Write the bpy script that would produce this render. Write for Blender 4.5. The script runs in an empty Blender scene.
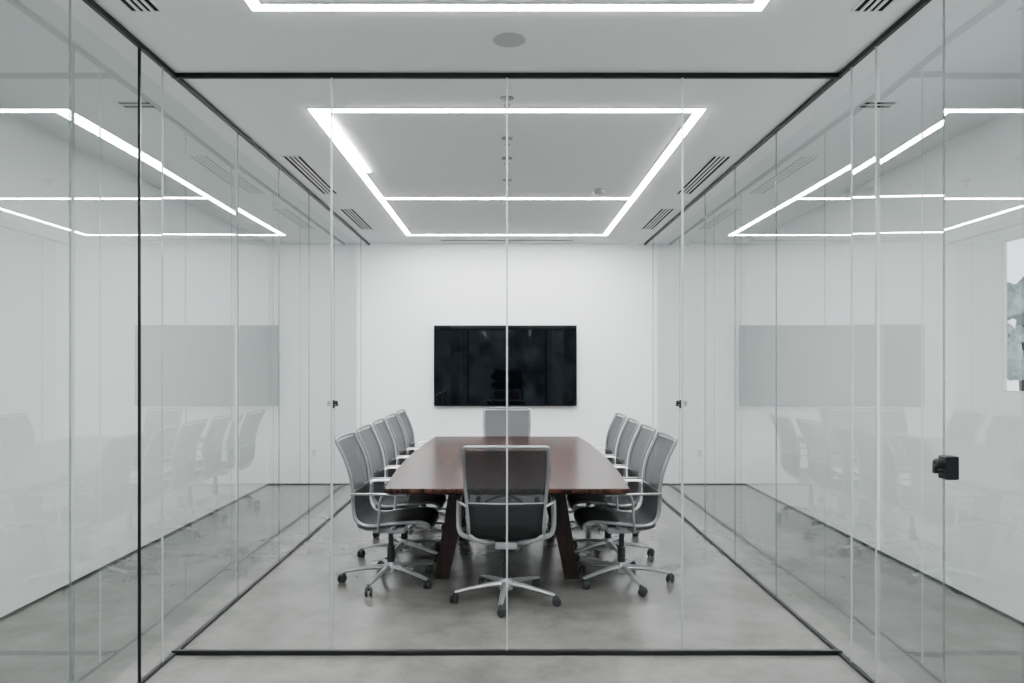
import bpy, bmesh, math, random
from mathutils import Vector, Matrix
random.seed(4)
scene=bpy.context.scene
scene.view_settings.view_transform='AgX'
COL=scene.collection
H=3.0; CAMZ=1.5; RX=1.715; GX=1.87; GY=3.87; BY=9.34; WX=2.97; RY=-6.5
F=750.0
# ------------------------------------------------------------ materials
def mat(name):
    m=bpy.data.materials.new(name); m.use_nodes=True
    return m, m.node_tree, m.node_tree.nodes, m.node_tree.links, m.node_tree.nodes['Principled BSDF']
def simple(name,col,rough=.5,metal=0.,bump=0.,bscale=200.,var=0.,vscale=3.,spec=.5):
    m,nt,N,L,P=mat(name)
    P.inputs['Roughness'].default_value=rough; P.inputs['Metallic'].default_value=metal
    P.inputs['Specular IOR Level'].default_value=spec
    tc=N.new('ShaderNodeTexCoord')
    n=N.new('ShaderNodeTexNoise'); n.inputs['Scale'].default_value=vscale; n.inputs['Detail'].default_value=4
    L.new(tc.outputs['Object'],n.inputs['Vector'])
    r=N.new('ShaderNodeMixRGB'); r.inputs['Color1'].default_value=(*[c*(1-var) for c in col],1)
    r.inputs['Color2'].default_value=(*[min(1,c*(1+var)) for c in col],1)
    L.new(n.outputs['Fac'],r.inputs['Fac']); L.new(r.outputs['Color'],P.inputs['Base Color'])
    if bump:
        n2=N.new('ShaderNodeTexNoise'); n2.inputs['Scale'].default_value=bscale
        L.new(tc.outputs['Object'],n2.inputs['Vector'])
        b=N.new('ShaderNodeBump'); b.inputs['Strength'].default_value=bump; b.inputs['Distance'].default_value=.002
        L.new(n2.outputs['Fac'],b.inputs['Height']); L.new(b.outputs['Normal'],P.inputs['Normal'])
    return m
M_wall=simple('wall_paint',(.88,.885,.89),.7,bump=.05,var=.01)
M_ceil=simple('ceiling_paint',(.78,.785,.79),.85,var=.01)
M_black=simple('black_aluminium',(.006,.006,.007),.4,var=.1,spec=.25)
M_base=simple('dark_gap',(.03,.03,.03),.7)
M_silver=simple('silver_metal',(.38,.385,.395),.3,.55,var=.03)
M_frame=simple('grey_frame',(.21,.215,.225),.35,.4,var=.03)
M_dark=simple('dark_plastic',(.022,.023,.025),.5,var=.1,spec=.3)
M_white=simple('white_plastic',(.75,.75,.75),.5)
M_grey=simple('grey_grille',(.40,.40,.405),.6)
M_mgrey=simple('mid_grey_plastic',(.30,.30,.30),.5)
M_slot=simple('vent_recess',(.012,.012,.013),.7,spec=.1)
M_tvb=simple('tv_bezel',(.003,.003,.0035),.35,spec=.2)
M_screen=simple('tv_screen',(.001,.0012,.002),.03,var=.3,vscale=2.)
M_bark=simple('bark',(.06,.045,.03),.9,var=.3)
M_leaf=simple('leaves',(.50,.54,.52),.8,var=.2,vscale=6)
M_leafd=simple('dark_leaves',(.010,.014,.012),.9,var=.5,vscale=6,spec=.1)
# floor
M_floor,nt,N,L,P=mat('polished_concrete')
tc=N.new('ShaderNodeTexCoord')
n1=N.new('ShaderNodeTexNoise'); n1.inputs['Scale'].default_value=2.4; n1.inputs['Detail'].default_value=8; n1.inputs['Roughness'].default_value=.66
n2=N.new('ShaderNodeTexNoise'); n2.inputs['Scale'].default_value=45; n2.inputs['Detail'].default_value=4
L.new(tc.outputs['Object'],n1.inputs['Vector']); L.new(tc.outputs['Object'],n2.inputs['Vector'])
cr=N.new('ShaderNodeValToRGB'); cr.color_ramp.elements[0].position=.34; cr.color_ramp.elements[1].position=.66
cr.color_ramp.elements[0].color=(.112,.107,.099,1); cr.color_ramp.elements[1].color=(.198,.191,.178,1)
mx=N.new('ShaderNodeMixRGB'); mx.blend_type='MULTIPLY'; mx.inputs['Fac'].default_value=.18
L.new(n1.outputs['Fac'],cr.inputs['Fac']); L.new(cr.outputs['Color'],mx.inputs['Color1']); L.new(n2.outputs['Fac'],mx.inputs['Color2'])
L.new(mx.outputs['Color'],P.inputs['Base Color'])
P.inputs['Roughness'].default_value=.17
# wood
def woodmat(name,c0,c1,rough,seams=True):
    m,nt,N,L,P=mat(name)
    tc=N.new('ShaderNodeTexCoord'); mp=N.new('ShaderNodeMapping'); mp.inputs['Scale'].default_value=(20,1.0,2)
    L.new(tc.outputs['Object'],mp.inputs['Vector'])
    n1=N.new('ShaderNodeTexNoise'); n1.inputs['Scale'].default_value=1.2; n1.inputs['Detail'].default_value=8; n1.inputs['Distortion'].default_value=.6
    L.new(mp.outputs['Vector'],n1.inputs['Vector'])
    cr=N.new('ShaderNodeValToRGB'); cr.color_ramp.elements[0].position=.40; cr.color_ramp.elements[1].position=.62
    cr.color_ramp.elements[0].color=(*c0,1); cr.color_ramp.elements[1].color=(*c1,1)
    L.new(n1.outputs['Fac'],cr.inputs['Fac'])
    if seams:
        sx=N.new('ShaderNodeSeparateXYZ'); L.new(tc.outputs['Object'],sx.inputs[0])
        a=N.new('ShaderNodeMath'); a.operation='MULTIPLY'; a.inputs[1].default_value=1/.375; L.new(sx.outputs['X'],a.inputs[0])
        b=N.new('ShaderNodeMath'); b.operation='FRACT'; L.new(a.outputs[0],b.inputs[0])
        c=N.new('ShaderNodeMath'); c.operation='LESS_THAN'; c.inputs[1].default_value=.014; L.new(b.outputs[0],c.inputs[0])
        mx=N.new('ShaderNodeMixRGB'); mx.inputs['Color2'].default_value=(.006,.003,.002,1)
        L.new(c.outputs[0],mx.inputs['Fac']); L.new(cr.outputs['Color'],mx.inputs['Color1']); L.new(mx.outputs['Color'],P.inputs['Base Color'])
    else: L.new(cr.outputs['Color'],P.inputs['Base Color'])
    P.inputs['Roughness'].default_value=rough; P.inputs['Specular IOR Level'].default_value=.30
    return m
M_wood=woodmat('red_walnut',(.009,.003,.002),(.066,.022,.014),.23)
M_leg=woodmat('dark_walnut',(.010,.004,.003),(.024,.009,.007),.45,False)
# glass
def glassmat(name,tint,r0,k=.92):
    m=bpy.data.materials.new(name); m.use_nodes=True; nt=m.node_tree; N=nt.nodes; L=nt.links
    N.remove(N['Principled BSDF']); out=N['Material Output']
    lw=N.new('ShaderNodeLayerWeight'); lw.inputs['Blend'].default_value=.5
    p=N.new('ShaderNodeMath'); p.operation='POWER'; p.inputs[1].default_value=5; L.new(lw.outputs['Facing'],p.inputs[0])
    q=N.new('ShaderNodeMath'); q.operation='MULTIPLY_ADD'; q.inputs[1].default_value=k; q.inputs[2].default_value=r0; L.new(p.outputs[0],q.inputs[0])
    tr=N.new('ShaderNodeBsdfTransparent'); tr.inputs['Color'].default_value=(*tint,1)
    gl=N.new('ShaderNodeBsdfGlossy'); gl.inputs['Roughness'].default_value=0.0; gl.inputs['Color'].default_value=(.91,.95,.935,1)
    ms=N.new('ShaderNodeMixShader'); L.new(q.outputs[0],ms.inputs['Fac']); L.new(tr.outputs[0],ms.inputs[1]); L.new(gl.outputs[0],ms.inputs[2])
    L.new(ms.outputs[0],out.inputs['Surface']); return m
M_glass=glassmat('clear_glass',(.83,.868,.853),.23,1.0)
M_win=glassmat('window_glass',(.97,.98,.98),.04,.5)
def edgemat(name,c,tf):
    m=bpy.data.materials.new(name); m.use_nodes=True
    N=m.node_tree.nodes; L=m.node_tree.links; N.remove(N['Principled BSDF'])
    d1=N.new('ShaderNodeBsdfDiffuse'); d1.inputs['Color'].default_value=(*c,1)
    t1=N.new('ShaderNodeBsdfTranslucent'); t1.inputs['Color'].default_value=(*c,1)
    t2=N.new('ShaderNodeBsdfTransparent'); t2.inputs['Color'].default_value=(.8,.85,.83,1)
    s1=N.new('ShaderNodeMixShader'); s2=N.new('ShaderNodeMixShader'); s2.inputs['Fac'].default_value=tf
    L.new(d1.outputs[0],s1.inputs[1]); L.new(t1.outputs[0],s1.inputs[2]); L.new(s1.outputs[0],s2.inputs[1]); L.new(t2.outputs[0],s2.inputs[2])
    L.new(s2.outputs[0],N['Material Output'].inputs['Surface']); return m
M_edge=edgemat('polished_glass_edge',(.55,.58,.575),.3)
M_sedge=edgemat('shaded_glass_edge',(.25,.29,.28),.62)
def meshmat(name,alpha,k):
    m,nt,N,L,P=mat(name)
    tc=N.new('ShaderNodeTexCoord'); w1=N.new('ShaderNodeTexWave'); w1.inputs['Scale'].default_value=70; w1.bands_direction='X'
    w2=N.new('ShaderNodeTexWave'); w2.inputs['Scale'].default_value=70; w2.bands_direction='Z'
    L.new(tc.outputs['Object'],w1.inputs['Vector']); L.new(tc.outputs['Object'],w2.inputs['Vector'])
    mm=N.new('ShaderNodeMath'); mm.operation='MULTIPLY'; L.new(w1.outputs['Fac'],mm.inputs[0]); L.new(w2.outputs['Fac'],mm.inputs[1])
    cr=N.new('ShaderNodeMixRGB'); cr.inputs['Color1'].default_value=(.06*k,.062*k,.066*k,1); cr.inputs['Color2'].default_value=(.16*k,.164*k,.172*k,1)
    L.new(mm.outputs[0],cr.inputs['Fac']); L.new(cr.outputs['Color'],P.inputs['Base Color']); P.inputs['Roughness'].default_value=.75
    P.inputs['Specular IOR Level'].default_value=.15
    P.inputs['Alpha'].default_value=alpha
    return m
M_mesh=meshmat('grey_woven_mesh',.87,.30); M_seat=meshmat('grey_seat_mesh',1.0,.20)
def emis(name,s):
    m=bpy.data.materials.new(name); m.use_nodes=True
    N=m.node_tree.nodes; N.remove(N['Principled BSDF']); e=N.new('ShaderNodeEmission'); e.inputs['Color'].default_value=(.97,.985,1,1); e.inputs['Strength'].default_value=s
    m.node_tree.links.new(e.outputs[0],N['Material Output'].inputs['Surface']); return m
M_led=emis('led_diffuser',132); M_panel=emis('fill_panel_diffuser',90)

# ------------------------------------------------------------ mesh helpers
def link(o,parent=None):
    COL.objects.link(o)
    if parent: o.parent=parent
    return o
def mesh_obj(name,verts,faces,m,parent=None,smooth=False,loc=(0,0,0)):
    me=bpy.data.meshes.new(name); me.from_pydata([tuple(v) for v in verts],[],faces); me.validate(); me.update()
    bm=bmesh.new(); bm.from_mesh(me); bmesh.ops.recalc_face_normals(bm,faces=bm.faces); bm.to_mesh(me); bm.free()
    me.materials.append(m)
    if smooth:
        for p in me.polygons: p.use_smooth=True
    o=bpy.data.objects.new(name,me); o.location=loc
    return link(o,parent)
def empty(name,loc=(0,0,0)):
    o=bpy.data.objects.new(name,None); o.empty_display_size=.1; o.location=loc; return link(o)
class G:
    def __init__(s): s.v=[]; s.f=[]
    def add(s,v,f):
        k=len(s.v); s.v+= [Vector(x) for x in v]; s.f+=[tuple(i+k for i in q) for q in f]; return s
    def box(s,x0,x1,y0,y1,z0,z1,bev=0):
        if bev:
            bm=bmesh.new(); bmesh.ops.create_cube(bm,size=1)
            for v in bm.verts: v.co=Vector(((x0+x1)/2+v.co.x*(x1-x0),(y0+y1)/2+v.co.y*(y1-y0),(z0+z1)/2+v.co.z*(z1-z0)))
            bmesh.ops.bevel(bm,geom=bm.edges[:],offset=bev,segments=2,affect='EDGES',profile=.5)
            bm.verts.index_update()
            s.add([v.co.copy() for v in bm.verts],[[v.index for v in f.verts] for f in bm.faces]); bm.free(); return s
        v=[(x0,y0,z0),(x1,y0,z0),(x1,y1,z0),(x0,y1,z0),(x0,y0,z1),(x1,y0,z1),(x1,y1,z1),(x0,y1,z1)]
        return s.add(v,[(0,3,2,1),(4,5,6,7),(0,1,5,4),(1,2,6,5),(2,3,7,6),(3,0,4,7)])
    def tube(s,pts,ra,rb=None,seg=10,closed=False,ups=None):
        pts=[Vector(p) for p in pts]; n=len(pts)
        if not isinstance(ra,(list,tuple)): ra=[ra]*n
        if rb is None: rb=ra
        if not isinstance(rb,(list,tuple)): rb=[rb]*n
        vv=[]; ff=[]; up=Vector(ups) if ups else Vector((0,0,1))
        prev=None
        for i,p in enumerate(pts):
            if closed: t=pts[(i+1)%n]-pts[i-1]
            else: t=pts[min(i+1,n-1)]-pts[max(i-1,0)]
            t.normalize()
            u=prev if prev is not None else up
            sd=t.cross(u)
            if sd.length<1e-4: sd=t.cross(Vector((1,0,0)))
            sd.normalize(); u=sd.cross(t).normalized(); prev=u
            for k in range(seg):
                a=2*math.pi*k/seg
                vv.append(p+sd*math.cos(a)*ra[i]+u*math.sin(a)*rb[i])
        m=n if closed else n-1
        for i in range(m):
            for k in range(seg):
                a0=i*seg+k; a1=i*seg+(k+1)%seg; b0=((i+1)%n)*seg+k; b1=((i+1)%n)*seg+(k+1)%seg
                ff.append((a0,a1,b1,b0))
        if not closed:
            ff.append(tuple(range(seg))[::-1]); ff.append(tuple((n-1)*seg+k for k in range(seg)))
        return s.add(vv,ff)
    def lathe(s,prof,seg=24,c=(0,0,0),axis='Z'):
        vv=[];ff=[];n=len(prof)
        for r,z in prof:
            for k in range(seg):
                a=2*math.pi*k/seg; x,y=r*math.cos(a),r*math.sin(a)
                if axis=='Z': q=(x,y,z)
                elif axis=='X': q=(z,x,y)
                else: q=(x,z,y)
                vv.append(Vector(q)+Vector(c))
        for i in range(n-1):
            for k in range(seg):
                ff.append((i*seg+k,i*seg+(k+1)%seg,(i+1)*seg+(k+1)%seg,(i+1)*seg+k))
        ff.append(tuple(range(seg))); ff.append(tuple((n-1)*seg+k for k in range(seg)))
        return s.add(vv,ff)
    def obj(s,name,m,parent=None,smooth=False,loc=(0,0,0)):
        o=mesh_obj(name,s.v,s.f,m,parent,smooth,loc)
        if smooth:
            try: o.data.set_sharp_from_angle(angle=math.radians(45))
            except Exception: pass
        return o
def crom(P,sub=6,closed=False):
    P=[Vector(p) for p in P]; out=[]; n=len(P)
    rng=range(n) if closed else range(n-1)
    for i in rng:
        if closed: p0,p1,p2,p3=P[i-1],P[i],P[(i+1)%n],P[(i+2)%n]
        else: p0,p1,p2,p3=P[max(i-1,0)],P[i],P[i+1],P[min(i+2,n-1)]
        for k in range(sub):
            t=k/sub
            out.append(.5*((2*p1)+(-p0+p2)*t+(2*p0-5*p1+4*p2-p3)*t*t+(-p0+3*p1-3*p2+p3)*t**3))
    if not closed: out.append(P[-1])
    return out
def struct(o): o['kind']='structure'; return o
def tag(o,label,cat,group=None):
    o['label']=label; o['category']=cat
    if group: o['group']=group
    return o

# ------------------------------------------------------------ room shell
T=.15; TR=.02
struct(G().box(-WX-T,WX+T,RY-T,BY+T,-.15,0).obj('floor',M_floor))
struct(G().box(-WX-T,WX+T,RY-T,BY+T,H,H+.15).obj('ceiling',M_ceil))
struct(G().box(-WX-T,WX+T,BY,BY+T,0,H).obj('wall_back',M_wall))
struct(G().box(-WX-T,-WX,RY,BY,0,H).obj('wall_left',M_wall))
wy0,wy1,wz0,wz1=2.3,4.50,1.33,2.24
g=G(); g.box(WX,WX+TR,RY,wy0,0,H); g.box(WX,WX+TR,wy1,BY,0,H); g.box(WX,WX+TR,wy0,wy1,0,wz0); g.box(WX,WX+TR,wy0,wy1,wz1,H)
struct(g.obj('wall_right',M_wall))
g=G(); g.box(-WX,-2.6,RY-T,RY,0,H); g.box(2.6,WX,RY-T,RY,0,H); g.box(-2.6,2.6,RY-T,RY,2.7,H)
struct(g.obj('wall_rear',M_wall))
w=empty('window_1',(WX+.01,(wy0+wy1)/2,wz0)); struct(w)
g=G(); yy=(wy1-wy0)/2; zz=wz1-wz0
g.box(-.010,.012,-yy,-yy+.012,0,zz); g.box(-.010,.012,yy-.012,yy,0,zz); g.box(-.010,.012,-yy+.012,yy-.012,0,.012); g.box(-.010,.012,-yy+.012,yy-.012,zz-.012,zz)
g.obj('frame',M_white,w)
mesh_obj('pane',[(0,-yy+.012,.012),(0,yy-.012,.012),(0,yy-.012,zz-.012),(0,-yy+.012,zz-.012)],[(0,1,2,3)],M_win,w)
w=empty('window_2',(0,RY-.08,0)); struct(w)
g=G()
xs=(-2.57,-1.3,0,1.3,2.57)
for x in xs: g.box(x-.03,x+.03,-.04,.04,0,2.7)
for i in range(4):
    g.box(xs[i]+.03,xs[i+1]-.03,-.04,.04,0,.06); g.box(xs[i]+.03,xs[i+1]-.03,-.04,.04,2.64,2.7)
g.obj('frame',M_black,w)
mesh_obj('pane',[(-2.57,0,0.05),(2.57,0,.05),(2.57,0,2.65),(-2.57,0,2.65)],[(0,1,2,3)],M_win,w)
struct(G().box(-WX,WX,BY-.008,BY,0,.014).obj('baseboard_back',M_base))
struct(G().box(-WX,-WX+.008,RY,BY-.008,0,.014).obj('baseboard_left',M_base))
struct(G().box(WX-.008,WX,RY,BY-.008,0,.014).obj('baseboard_right',M_base))

# ------------------------------------------------------------ glass partitions
RW=.012
def pane(name,axis,c,a0,a1,z0,z1,parent,m,c2=None):
    if c2 is None: c2=c
    def P(a,b,z): return (b,a,z) if axis=='X' else (a,b,z)
    return mesh_obj(name,[P(a0,c,z0),P(a1,c2,z0),P(a1,c2,z1),P(a0,c,z1)],[(0,1,2,3)],m,parent)
zb,ztop=.002,H-.002
def lock(parent,x,y,z,sgn,big=False):
    o=G()
    w_=.026 if big else .02
    o.box(x-w_,x+w_,y-.03,y+.03,z-.046,z+.046,.006)
    a=x+sgn*w_
    o.lathe([(.018,0),(.018,sgn*.014),(.022,sgn*.016),(.022,sgn*.030),(.015,sgn*.036)],16,(a,y-.012,z+.016),'X')
    b_=a+sgn*.040
    o.box(min(a,b_),max(a,b_),y-.02,y+.0,z-.022,z-.008,.004)
    o.box(min(a+sgn*.026,b_),max(a+sgn*.026,b_),y-.02,y+.0,z-.022,z+.012,.004)
    return o.obj('door_lock',M_black,parent)
fp=empty('glass_partition',(0,0,0)); tag(fp,'frameless glass wall with thin black rails facing the meeting room','glass wall','glass walls of the meeting room')
G().box(-RX-RW,RX+RW,GY-RW,GY+RW,H-.026,H,.003).obj('top_rail',M_black,fp)
G().box(-RX-RW,RX+RW,GY-RW,GY+RW,0,.024,.003).obj('bottom_rail',M_black,fp)
xs=[-RX,-.905,0,.905,RX]
for x in xs[1:4]:
    G().box(x-.0045,x+.0045,GY-.006,GY+.006,.024,H-.026).obj('glass_joint',M_edge,fp)
for sgn in (-1,1):
    p=empty('glass_partition',(0,0,0)); tag(p,'frameless glass side wall with thin black rails and a black door lock','glass wall','glass walls of the meeting room')
    r=sgn*RX; c=sgn*GX
    for nm,za,zb_ in (('top_rail',H-.024,H),('bottom_rail',0,.016)):
        G().box(r-RW,r+RW,RY+.3,GY-RW-.001,za,zb_,.003).obj(nm,M_black,p)
        G().box(r-RW,r+RW,GY+RW+.001,BY-.01,za,zb_,.003).obj(nm,M_black,p)
    ys=[RY+.3,-5.2,-4.2,-3.2,-2.2,-1.2,-.2,.8,1.75,2.5,3.21,3.80,4.07,5.21,6.15,7.08,8.0,BY-.01]
    for i in range(len(ys)-1):
        tw=0
        if sgn<0 and i==12: tw=.014
        if sgn>0 and i==11: tw=.024
        if sgn>0 and i==10: tw=.034
        pane('glass_panel','X',c,ys[i]+.0005,ys[i+1]-.0005,zb,ztop,p,M_glass,c+sgn*tw*(ys[i+1]-ys[i]))
    for y in ys[1:-1]+[9.6]:
        yj=y*RX/GX
        if abs(yj-GY)<.1: continue
        if sgn<0 and abs(y-3.80)<.01: continue
        corner=y in (3.80,4.07)
        G().box(r-.004,r+.004,yj-.0015,yj+.0015,.0165,H-.0245).obj('glass_joint',M_edge if corner else M_sedge,p)
    if sgn<0: G().box(r-.006,r+.006,3.494,3.504,.016,H-.024).obj('post',M_black,p)
    else: lock(p,r+.01,2.93,1.096,-1,True)
    lock(p,c,8.05,1.07,-sgn)

# ------------------------------------------------------------ ceiling items
def rect_light(x,y0,y1,wd,label,cross=None):
    e=empty('linear_light',(0,y0,H)); tag(e,label,'ceiling light','linear ceiling lights')
    L_=y1-y0
    def ring(g,xo,ya,yb,w,za,zb_):
        g.box(-xo,xo,ya,ya+w,za,zb_); g.box(-xo,xo,yb-w,yb,za,zb_)
        g.box(-xo,-xo+w,ya+w,yb-w,za,zb_); g.box(xo-w,xo,ya+w,yb-w,za,zb_)
    g=G(); ring(g,x,0,L_,wd,-.007,-.001)
    if cross:
        g.box(-x+wd+.006,x-wd-.006,cross-y0-wd/2,cross-y0+wd/2,-.007,-.001)
        g.box(-x+wd+.014,-x+wd+.048,wd+.01,1.44,-.007,-.001)  # added glowing strip imitating the entry light's reflection in the front glass
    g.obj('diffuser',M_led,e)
    g=G(); ring(g,x+.005,-.005,L_+.005,.0045,-.005,0); ring(g,x-wd-.0005,wd+.0005,L_-wd-.0005,.0045,-.005,0)
    if cross:
        g.box(-x+wd+.006,x-wd-.006,cross-y0-wd/2-.005,cross-y0-wd/2-.0005,-.005,0); g.box(-x+wd+.006,x-wd-.006,cross-y0+wd/2+.0005,cross-y0+wd/2+.005,-.005,0)
    g.obj('housing',M_white,e)
    return e
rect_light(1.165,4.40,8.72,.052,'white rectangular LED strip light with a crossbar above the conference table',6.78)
rect_light(1.075,.90,3.17,.048,'white rectangular LED strip light over the entry')
for s in (-1,1):  # unseen panels behind the camera, added as fill light
    e=empty('fill_panel',(s*1.52,-4.6,H)); tag(e,'added white rectangular fill light panel, unseen behind the camera','ceiling light','added fill light panels')
    G().box(-.62,.62,-.26,.26,-.012,-.001).obj('diffuser',M_panel,e)
    g=G(); g.box(-.64,.64,-.28,-.26,-.015,0); g.box(-.64,.64,.26,.28,-.015,0); g.box(-.64,-.62,-.26,.26,-.015,0); g.box(.62,.64,-.26,.26,-.015,0); g.obj('housing',M_white,e)
def vent(x0,x1,y0,y1,n,label='slotted linear ceiling vent with dark slots',alongx=False):
    e=empty('ceiling_vent',((x0+x1)/2,(y0+y1)/2,H)); tag(e,label,'vent','linear ceiling vents')
    a=(x1-x0)/2; b=(y1-y0)/2
    g=G(); g.box(-a,a,-b,b,-.003,-.0005); g.obj('recess',M_slot,e)
    g=G()
    g.box(-a-.008,a+.008,-b-.008,-b,-.006,0); g.box(-a-.008,a+.008,b,b+.008,-.006,0)
    g.box(-a-.008,-a,-b,b,-.006,0); g.box(a,a+.008,-b,b,-.006,0)
    for i in range(1,n):
        if alongx: q=-b+2*b*i/n; g.box(-a,a,q-.006,q+.006,-.006,-.003)
        else: q=-a+2*a*i/n; g.box(q-.007,q+.007,-b,b,-.006,-.003)
    g.obj('slats',M_white,e)
for s in (-1,1):
    for (ya,yb) in ((5.40,6.60),(7.23,8.33),(1.6,3.18)):
        x0,x1=(1.49,1.615) if ya>4 else (1.47,1.59)
        vent(min(s*x0,s*x1),max(s*x0,s*x1),ya,yb,4)
vent(-.8,.8,9.02,9.12,2,alongx=True)
for s in (-1,1):
    vent(min(s*2.05,s*2.23),max(s*2.05,s*2.23),4.28,4.38,2,'small rectangular white ceiling vent',True)
def ceil_disc(name,x,y,r,h,m,label,cat,prof=None):
    g=G(); g.lathe(prof or [(r*.2,-h),(r*.8,-h),(r,-h*.6),(r,0)],28)
    o=g.obj(name,m,None,True,(x,y,H)); tag(o,label,cat); return o
ceil_disc('ceiling_speaker',.01,3.47,.076,.006,M_grey,'round grey flush ceiling speaker','speaker')
ceil_disc('smoke_detector',.79,6.45,.048,.035,M_mgrey,'round pale grey smoke detector on the ceiling','smoke detector')
for y in (4.23,4.98,5.46,6.11):
    o=ceil_disc('sprinkler_head',.0,y,.035,.03,M_mgrey,'small round ceiling sprinkler head','sprinkler',[(.008,-.045),(.020,-.045),(.020,-.040),(.009,-.038),(.009,-.010),(.038,-.006),(.038,0)])
    o['group']='ceiling sprinkler heads'
ceil_disc('dome_camera',1.55,9.1,.05,.05,M_white,'small white dome security camera on the ceiling','security camera',[(.005,-.07),(.025,-.062),(.04,-.04),(.045,-.025),(.055,-.024),(.055,0)])
for x in (-2.4,2.4):
    e=empty('wall_outlet',(x,BY,.39)); tag(e,'white wall outlet plate on the back wall','outlet','wall outlets')
    G().box(-.036,.036,-.008,0,-.058,.058,.002).obj('cover_plate',M_white,e)
    g=G()
    for z in (-.022,.022): g.box(-.016,.016,-.0095,-.0082,z-.017,z+.017)
    g.obj('socket',M_mgrey,e)

# ------------------------------------------------------------ television
tv=empty('television',(-.02,BY,1.48)); tag(tv,'large black flat-screen television mounted on the white wall','television')
G().box(-.885,.885,-.07,-.03,-.5,.5,.005).obj('body',M_tvb,tv)
G().box(-.876,.876,-.0715,-.0705,-.488,.491).obj('screen',M_screen,tv)
G().box(-.3,.3,-.03,0,-.2,.2,.003).obj('wall_bracket',M_dark,tv)

# ------------------------------------------------------------ table
ty0,ty1=4.573,7.88; tyc=(ty0+ty1)/2; TL=(ty1-ty0)/2
tb=empty('conference_table',(0,tyc,0)); tag(tb,'long reddish-brown wooden conference table with slanted legs','table')
def halfw(t): return .750+.060*(1-t*t)
n=24
out=[]
for i in range(n+1):
    t=-1+2*i/n; out.append((-halfw(t),t*TL))
for i in range(n+1):
    t=1-2*i/n; out.append((halfw(t),t*TL))
def ring_at(z,ins): return [(x-math.copysign(ins,x),y-(ins if y>0 else -ins)*(abs(y)/TL),z) for x,y in out]
levels=[(.697,.03),(.712,.004),(.718,0),(.736,0),(.74,.004)]
vv=[];ff=[];m=len(out)
for z,i_ in levels: vv+=ring_at(z,i_)
for l in range(len(levels)-1):
    for k in range(m): ff.append((l*m+k,l*m+(k+1)%m,(l+1)*m+(k+1)%m,(l+1)*m+k))
ff.append(tuple(range(m))); ff.append(tuple((len(levels)-1)*m+k for k in range(m)))
mesh_obj('tabletop',vv,ff,M_wood,tb)
for yl in (5.28-tyc,7.3-tyc):
    for s in (-1,1):
        g=G()
        xt,xb=.33*s,.455*s; w_=.048; d_=.05
        v=[(xb-w_,yl-d_,0),(xb+w_,yl-d_,0),(xb+w_,yl+d_,0),(xb-w_,yl+d_,0),(xt-w_-.02,yl-d_,.66),(xt+w_+.02,yl-d_,.66),(xt+w_+.02,yl+d_,.66),(xt-w_-.02,yl+d_,.66)]
        g.add(v,[(0,3,2,1),(4,5,6,7),(0,1,5,4),(1,2,6,5),(2,3,7,6),(3,0,4,7)]); g.obj('leg',M_leg,tb)
    G().box(-.55,.55,yl-.07,yl+.07,.66,.697,.005).obj('crossbar',M_leg,tb)
G().box(-.05,.05,5.36-tyc,7.22-tyc,.60,.69,.005).obj('stretcher',M_leg,tb)

# ------------------------------------------------------------ chair prototype (faces +Y)
P0=[(.292,.410),(.285,.442),(.22,.462),(.06,.450),(-.07,.432),(-.15,.44),(-.195,.485),(-.207,.56),(-.207,.65),(-.220,.76),(-.255,.87),(-.31,.985)]
prof=[(v.x,v.y) for v in crom([(a,b,0) for a,b in P0],5)]
def width(i):
    y,z=prof[i]
    if y>0: return .242-.02*max(0,(y-.15))/.13
    if z<.47: return .242-.016*min(1,-y/.15)
    t=max(0,min(1,(z-.47)/.38)); t=t*t*(3-2*t)
    return .226+.028*t
def sling(i0,i1,name,parent,m,inset=.006,thick=0):
    nx=9; vv=[];ff=[]
    for i in range(i0,i1+1):
        y,z=prof[i]; w_=width(i)-inset
        for k in range(nx):
            u=-1+2*k/(nx-1); sag=.016*(1-u*u)
            vv.append((u*w_, y-( sag if z>.5 else 0), z-(sag if z<=.5 else 0)))
    for i in range(i1-i0):
        for k in range(nx-1): ff.append((i*nx+k,i*nx+k+1,(i+1)*nx+k+1,(i+1)*nx+k))
    o=mesh_obj(name,vv,ff,m,parent,True)
    if thick:
        md=o.modifiers.new('thick','SOLIDIFY'); md.thickness=thick; md.offset=0
    return o
BR=.325
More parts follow.
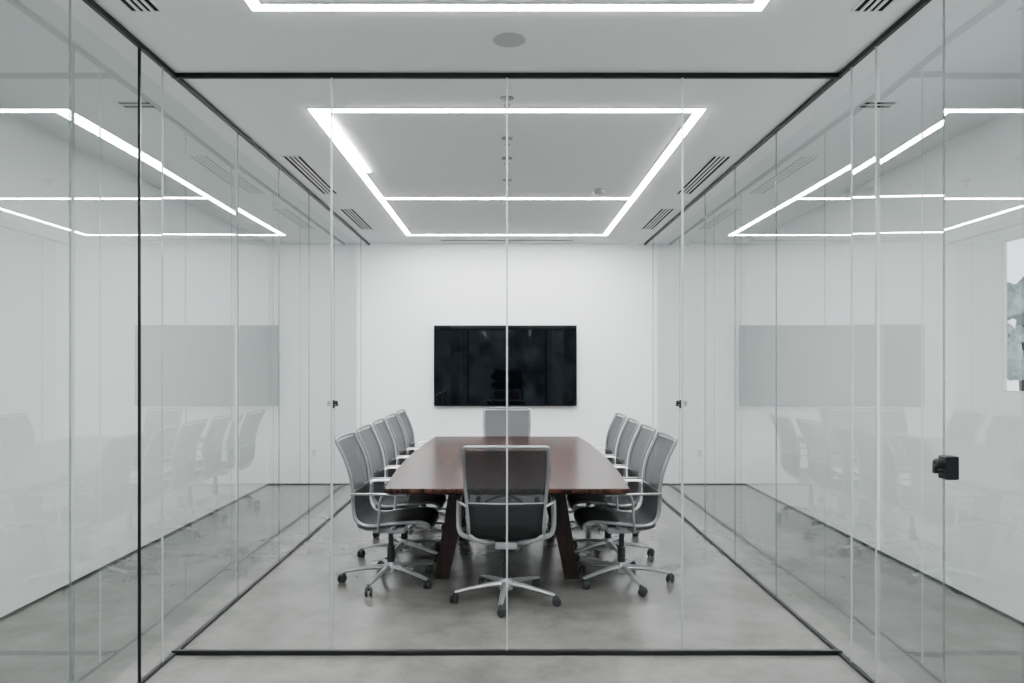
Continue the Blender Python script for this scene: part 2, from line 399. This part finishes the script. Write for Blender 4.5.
def make_chair():
    e=empty('office_chair'); parts=[e]
    npf=len(prof); split=next(i for i in range(npf) if prof[i][1]>.645 and prof[i][0]<-.18)
    parts.append(sling(0,split,'seat',e,M_seat,thick=.018)); parts.append(sling(split,npf-1,'backrest',e,M_mesh))
    g=G()
    left=[(-width(i),prof[i][0],prof[i][1]) for i in range(npf)]; right=[(width(i),prof[i][0],prof[i][1]) for i in range(npf)]
    wid=[.011+.004*max(0,1-abs(p[2]-.53)/.16) for p in left]
    for sd in (left,right):
        g.tube(sd,[.012]*npf,wid,8,ups=(1,0,0))
    yt,zt=prof[-1]; wt=width(npf-1)
    g.tube(crom([(-wt,yt+.006,zt-.02),(-wt+.003,yt-.002,zt+.008),(-wt+.022,yt-.008,zt+.018),(-wt*.5,yt-.016,zt+.02),(0,yt-.02,zt+.02),(wt*.5,yt-.016,zt+.02),(wt-.022,yt-.008,zt+.018),(wt-.003,yt-.002,zt+.008),(wt,yt+.006,zt-.02)],5),.011,.011,8)
    ys_,zs_=prof[split]; ws=width(split)
    g.tube(crom([(-ws,ys_,zs_),(-ws*.5,ys_-.016,zs_),(0,ys_-.021,zs_),(ws*.5,ys_-.016,zs_),(ws,ys_,zs_)],4),.005,.006,8)
    y0,z0=prof[0]; w0=width(0)
    g.tube(crom([(-w0,y0,z0),(-w0*.8,y0+.005,z0-.004),(0,y0+.008,z0-.008),(w0*.8,y0+.005,z0-.004),(w0,y0,z0)],4),.012,.009,8)
    parts.append(g.obj('frame',M_frame,e,True))
    g=G()
    g.tube(crom([(-.228,-.178,.46),(-.20,-.175,.425),(-.12,-.13,.392),(-.03,-.05,.38),(.03,-.05,.38),(.12,-.13,.392),(.20,-.175,.425),(.228,-.178,.46)],5),.010,.015,8)
    g.box(-.07,.07,-.12,.11,.345,.395,.012)
    g.tube(crom([(-.22,.06,.43),(-.14,.05,.395),(0,.04,.38),(.14,.05,.395),(.22,.06,.43)],5),.016,.01,8)
    parts.append(g.obj('seat_support',M_silver,e,True))
    for s in (-1,1):
        g=G()
        g.tube(crom([(s*.240,-.208,.63),(s*.270,-.20,.646),(s*.292,-.16,.652),(s*.298,-.02,.652),(s*.298,.12,.650),(s*.296,.16,.645)],5),[.015]*26,[.008]*26,8,ups=(0,0,1))
        g.tube(crom([(s*.298,.0,.648),(s*.301,-.015,.60),(s*.302,-.02,.52),(s*.298,-.025,.455),(s*.275,-.03,.418),(s*.22,-.03,.402),(s*.06,-.03,.378)],5),.016,.008,8,ups=(0,1,0))
        parts.append(g.obj('armrest',M_silver,e,True))
    g=G(); g.lathe([(.026,.10),(.026,.24),(.018,.243),(.018,.35)],18); parts.append(g.obj('gas_lift',M_dark,e,True))
    g=G(); g.lathe([(.02,.065),(.045,.07),(.05,.10),(.042,.125),(.03,.14)],20)
    base=g.obj('base',M_silver,e,True); parts.append(base)
    for k in range(5):
        a=math.radians(-90-6+72*k); c,s_=math.cos(a),math.sin(a)
        g=G(); pts=[(c*r,s_*r,z) for r,z in ((.03,.105),(.12,.10),(.22,.087),(BR-.02,.073),(BR+.005,.068))]
        g.tube(pts,[.024,.021,.018,.015,.012],[.022,.016,.012,.010,.008],8)
        parts.append(g.obj('leg',M_silver,base,True))
        g=G(); cx,cy=c*BR,s_*BR
        th=a+ (1.1,.4,2.0,2.6,.9)[k]; dx,dy=math.cos(th),math.sin(th); off=.016
        wc=Vector((cx+dx*off,cy+dy*off,.028)); ax=Vector((-dy,dx,0))
        for q in (-1,1):
            pp=[wc+ax*q*.006, wc+ax*q*.008, wc+ax*q*.020, wc+ax*q*.024]
            g.tube(pp,[.024,.028,.028,.022],None,18)
        g.tube([(cx,cy,.03),(cx,cy,.072)],.008,None,10)
        g.tube(crom([(cx-dx*.006,cy-dy*.006,.05),(cx+dx*.012,cy+dy*.012,.061),(cx+dx*.036,cy+dy*.036,.05)],4),.016,.005,8)
        parts.append(g.obj('caster',M_dark,base,True))
    return parts
proto=make_chair()
def copy_chair():
    mp={}
    for o in proto:
        c=o.copy(); mp[o]=c; COL.objects.link(c)
    for o in proto:
        if o.parent: mp[o].parent=mp[o.parent]
    return mp[proto[0]],[mp[o] for o in proto]
spots=[(-.005,4.78,0,0)]
lab_side='grey mesh office chair with silver arms along the table side'
lab=['grey mesh office chair, back turned, at the table end']
for i,(jr) in enumerate((-2,-1,0,-1,0)):
    spots.append((-.80,5.17+.675*i,-90+jr,9)); lab.append(lab_side)
for i,(jr) in enumerate((2,1,0,1)):
    spots.append((.79,5.17+.70*i,90+jr,-1)); lab.append(lab_side)
spots.append((0,8.05,180,0)); lab.append('grey mesh office chair below the television at the table end')
for i,(x,y,r,br) in enumerate(spots):
    if i==0: root=proto[0]
    else:
        root,ps=copy_chair()
        for q in ps:
            if q.name.split('.')[0]=='base': q.rotation_euler=(0,0,math.radians(br))
    root.location=(x,y,0); root.rotation_euler=(0,0,math.radians(r))
    tag(root,lab[i],'chair','office chairs around the conference table')

# ------------------------------------------------------------ plants outside
def foliage(parent,n,rx,ry,z0,z1,r0,r1,m,j=.05):
    bm=bmesh.new()
    for i in range(n):
        mtx=Matrix.Translation((random.uniform(-rx,rx),random.uniform(-ry,ry),random.uniform(z0,z1)))@Matrix.Scale(random.uniform(r0,r1),4)
        bmesh.ops.create_icosphere(bm,subdivisions=2,radius=1,matrix=mtx)
    for v in bm.verts: v.co+=Vector((random.uniform(-j,j),random.uniform(-j,j),random.uniform(-j,j)))
    me=bpy.data.meshes.new('foliage'); bm.to_mesh(me); bm.free(); me.materials.append(m); link(bpy.data.objects.new('foliage',me),parent)
t=empty('tree',(6.95,10,-.5)); tag(t,'leafy pale green tree standing outside the window','tree')
g=G(); g.tube(crom([(0,0,0),(.05,0,1),(0,.05,2),(.05,0,3)],4),[.14-.007*i for i in range(13)],None,10); g.obj('trunk',M_bark,t,True)
foliage(t,150,1.0,.7,1.9,3.0,.08,.17,M_leaf,.03)
t=empty('shrub',(0,-8.6,-.1)); tag(t,'dark round shrub standing outside the rear window','shrub')
g=G(); g.tube([(0,0,0),(.02,0,.4),(0,0,.8)],[.06,.05,.04],None,8); g.obj('stem',M_bark,t,True)
foliage(t,60,.5,.3,.25,1.3,.09,.17,M_leafd)

# ------------------------------------------------------------ world + camera
wd=bpy.data.worlds.new('World'); scene.world=wd; wd.use_nodes=True
N=wd.node_tree.nodes; L=wd.node_tree.links
tc=N.new('ShaderNodeTexCoord'); sp=N.new('ShaderNodeSeparateXYZ'); L.new(tc.outputs['Generated'],sp.inputs[0])
mr=N.new('ShaderNodeMapRange'); mr.inputs['From Min'].default_value=.15; mr.inputs['From Max'].default_value=.6; L.new(sp.outputs['X'],mr.inputs['Value'])
ns=N.new('ShaderNodeTexNoise'); ns.inputs['Scale'].default_value=34; ns.inputs['Detail'].default_value=9; ns.inputs['Roughness'].default_value=.65; L.new(tc.outputs['Generated'],ns.inputs['Vector'])
dk=N.new('ShaderNodeValToRGB'); dk.color_ramp.elements[0].position=.40; dk.color_ramp.elements[1].position=.66
dk.color_ramp.elements[0].color=(.018,.026,.032,1); dk.color_ramp.elements[1].color=(.12,.165,.20,1); L.new(ns.outputs['Fac'],dk.inputs['Fac'])
mx=N.new('ShaderNodeMixRGB'); mx.inputs['Color2'].default_value=(.70,.74,.77,1); L.new(mr.outputs['Result'],mx.inputs['Fac']); L.new(dk.outputs['Color'],mx.inputs['Color1'])
L.new(mx.outputs['Color'],N['Background'].inputs['Color'])
N['Background'].inputs['Strength'].default_value=4.5
cam=bpy.data.cameras.new('Camera'); co=bpy.data.objects.new('Camera',cam); COL.objects.link(co)
cam.sensor_width=36; cam.lens=F/1024*36; cam.shift_x=5/1024; cam.shift_y=22.5/1024; cam.clip_start=.01
co.location=(0,0,CAMZ); co.rotation_euler=(math.pi/2,0,0)
scene.camera=co
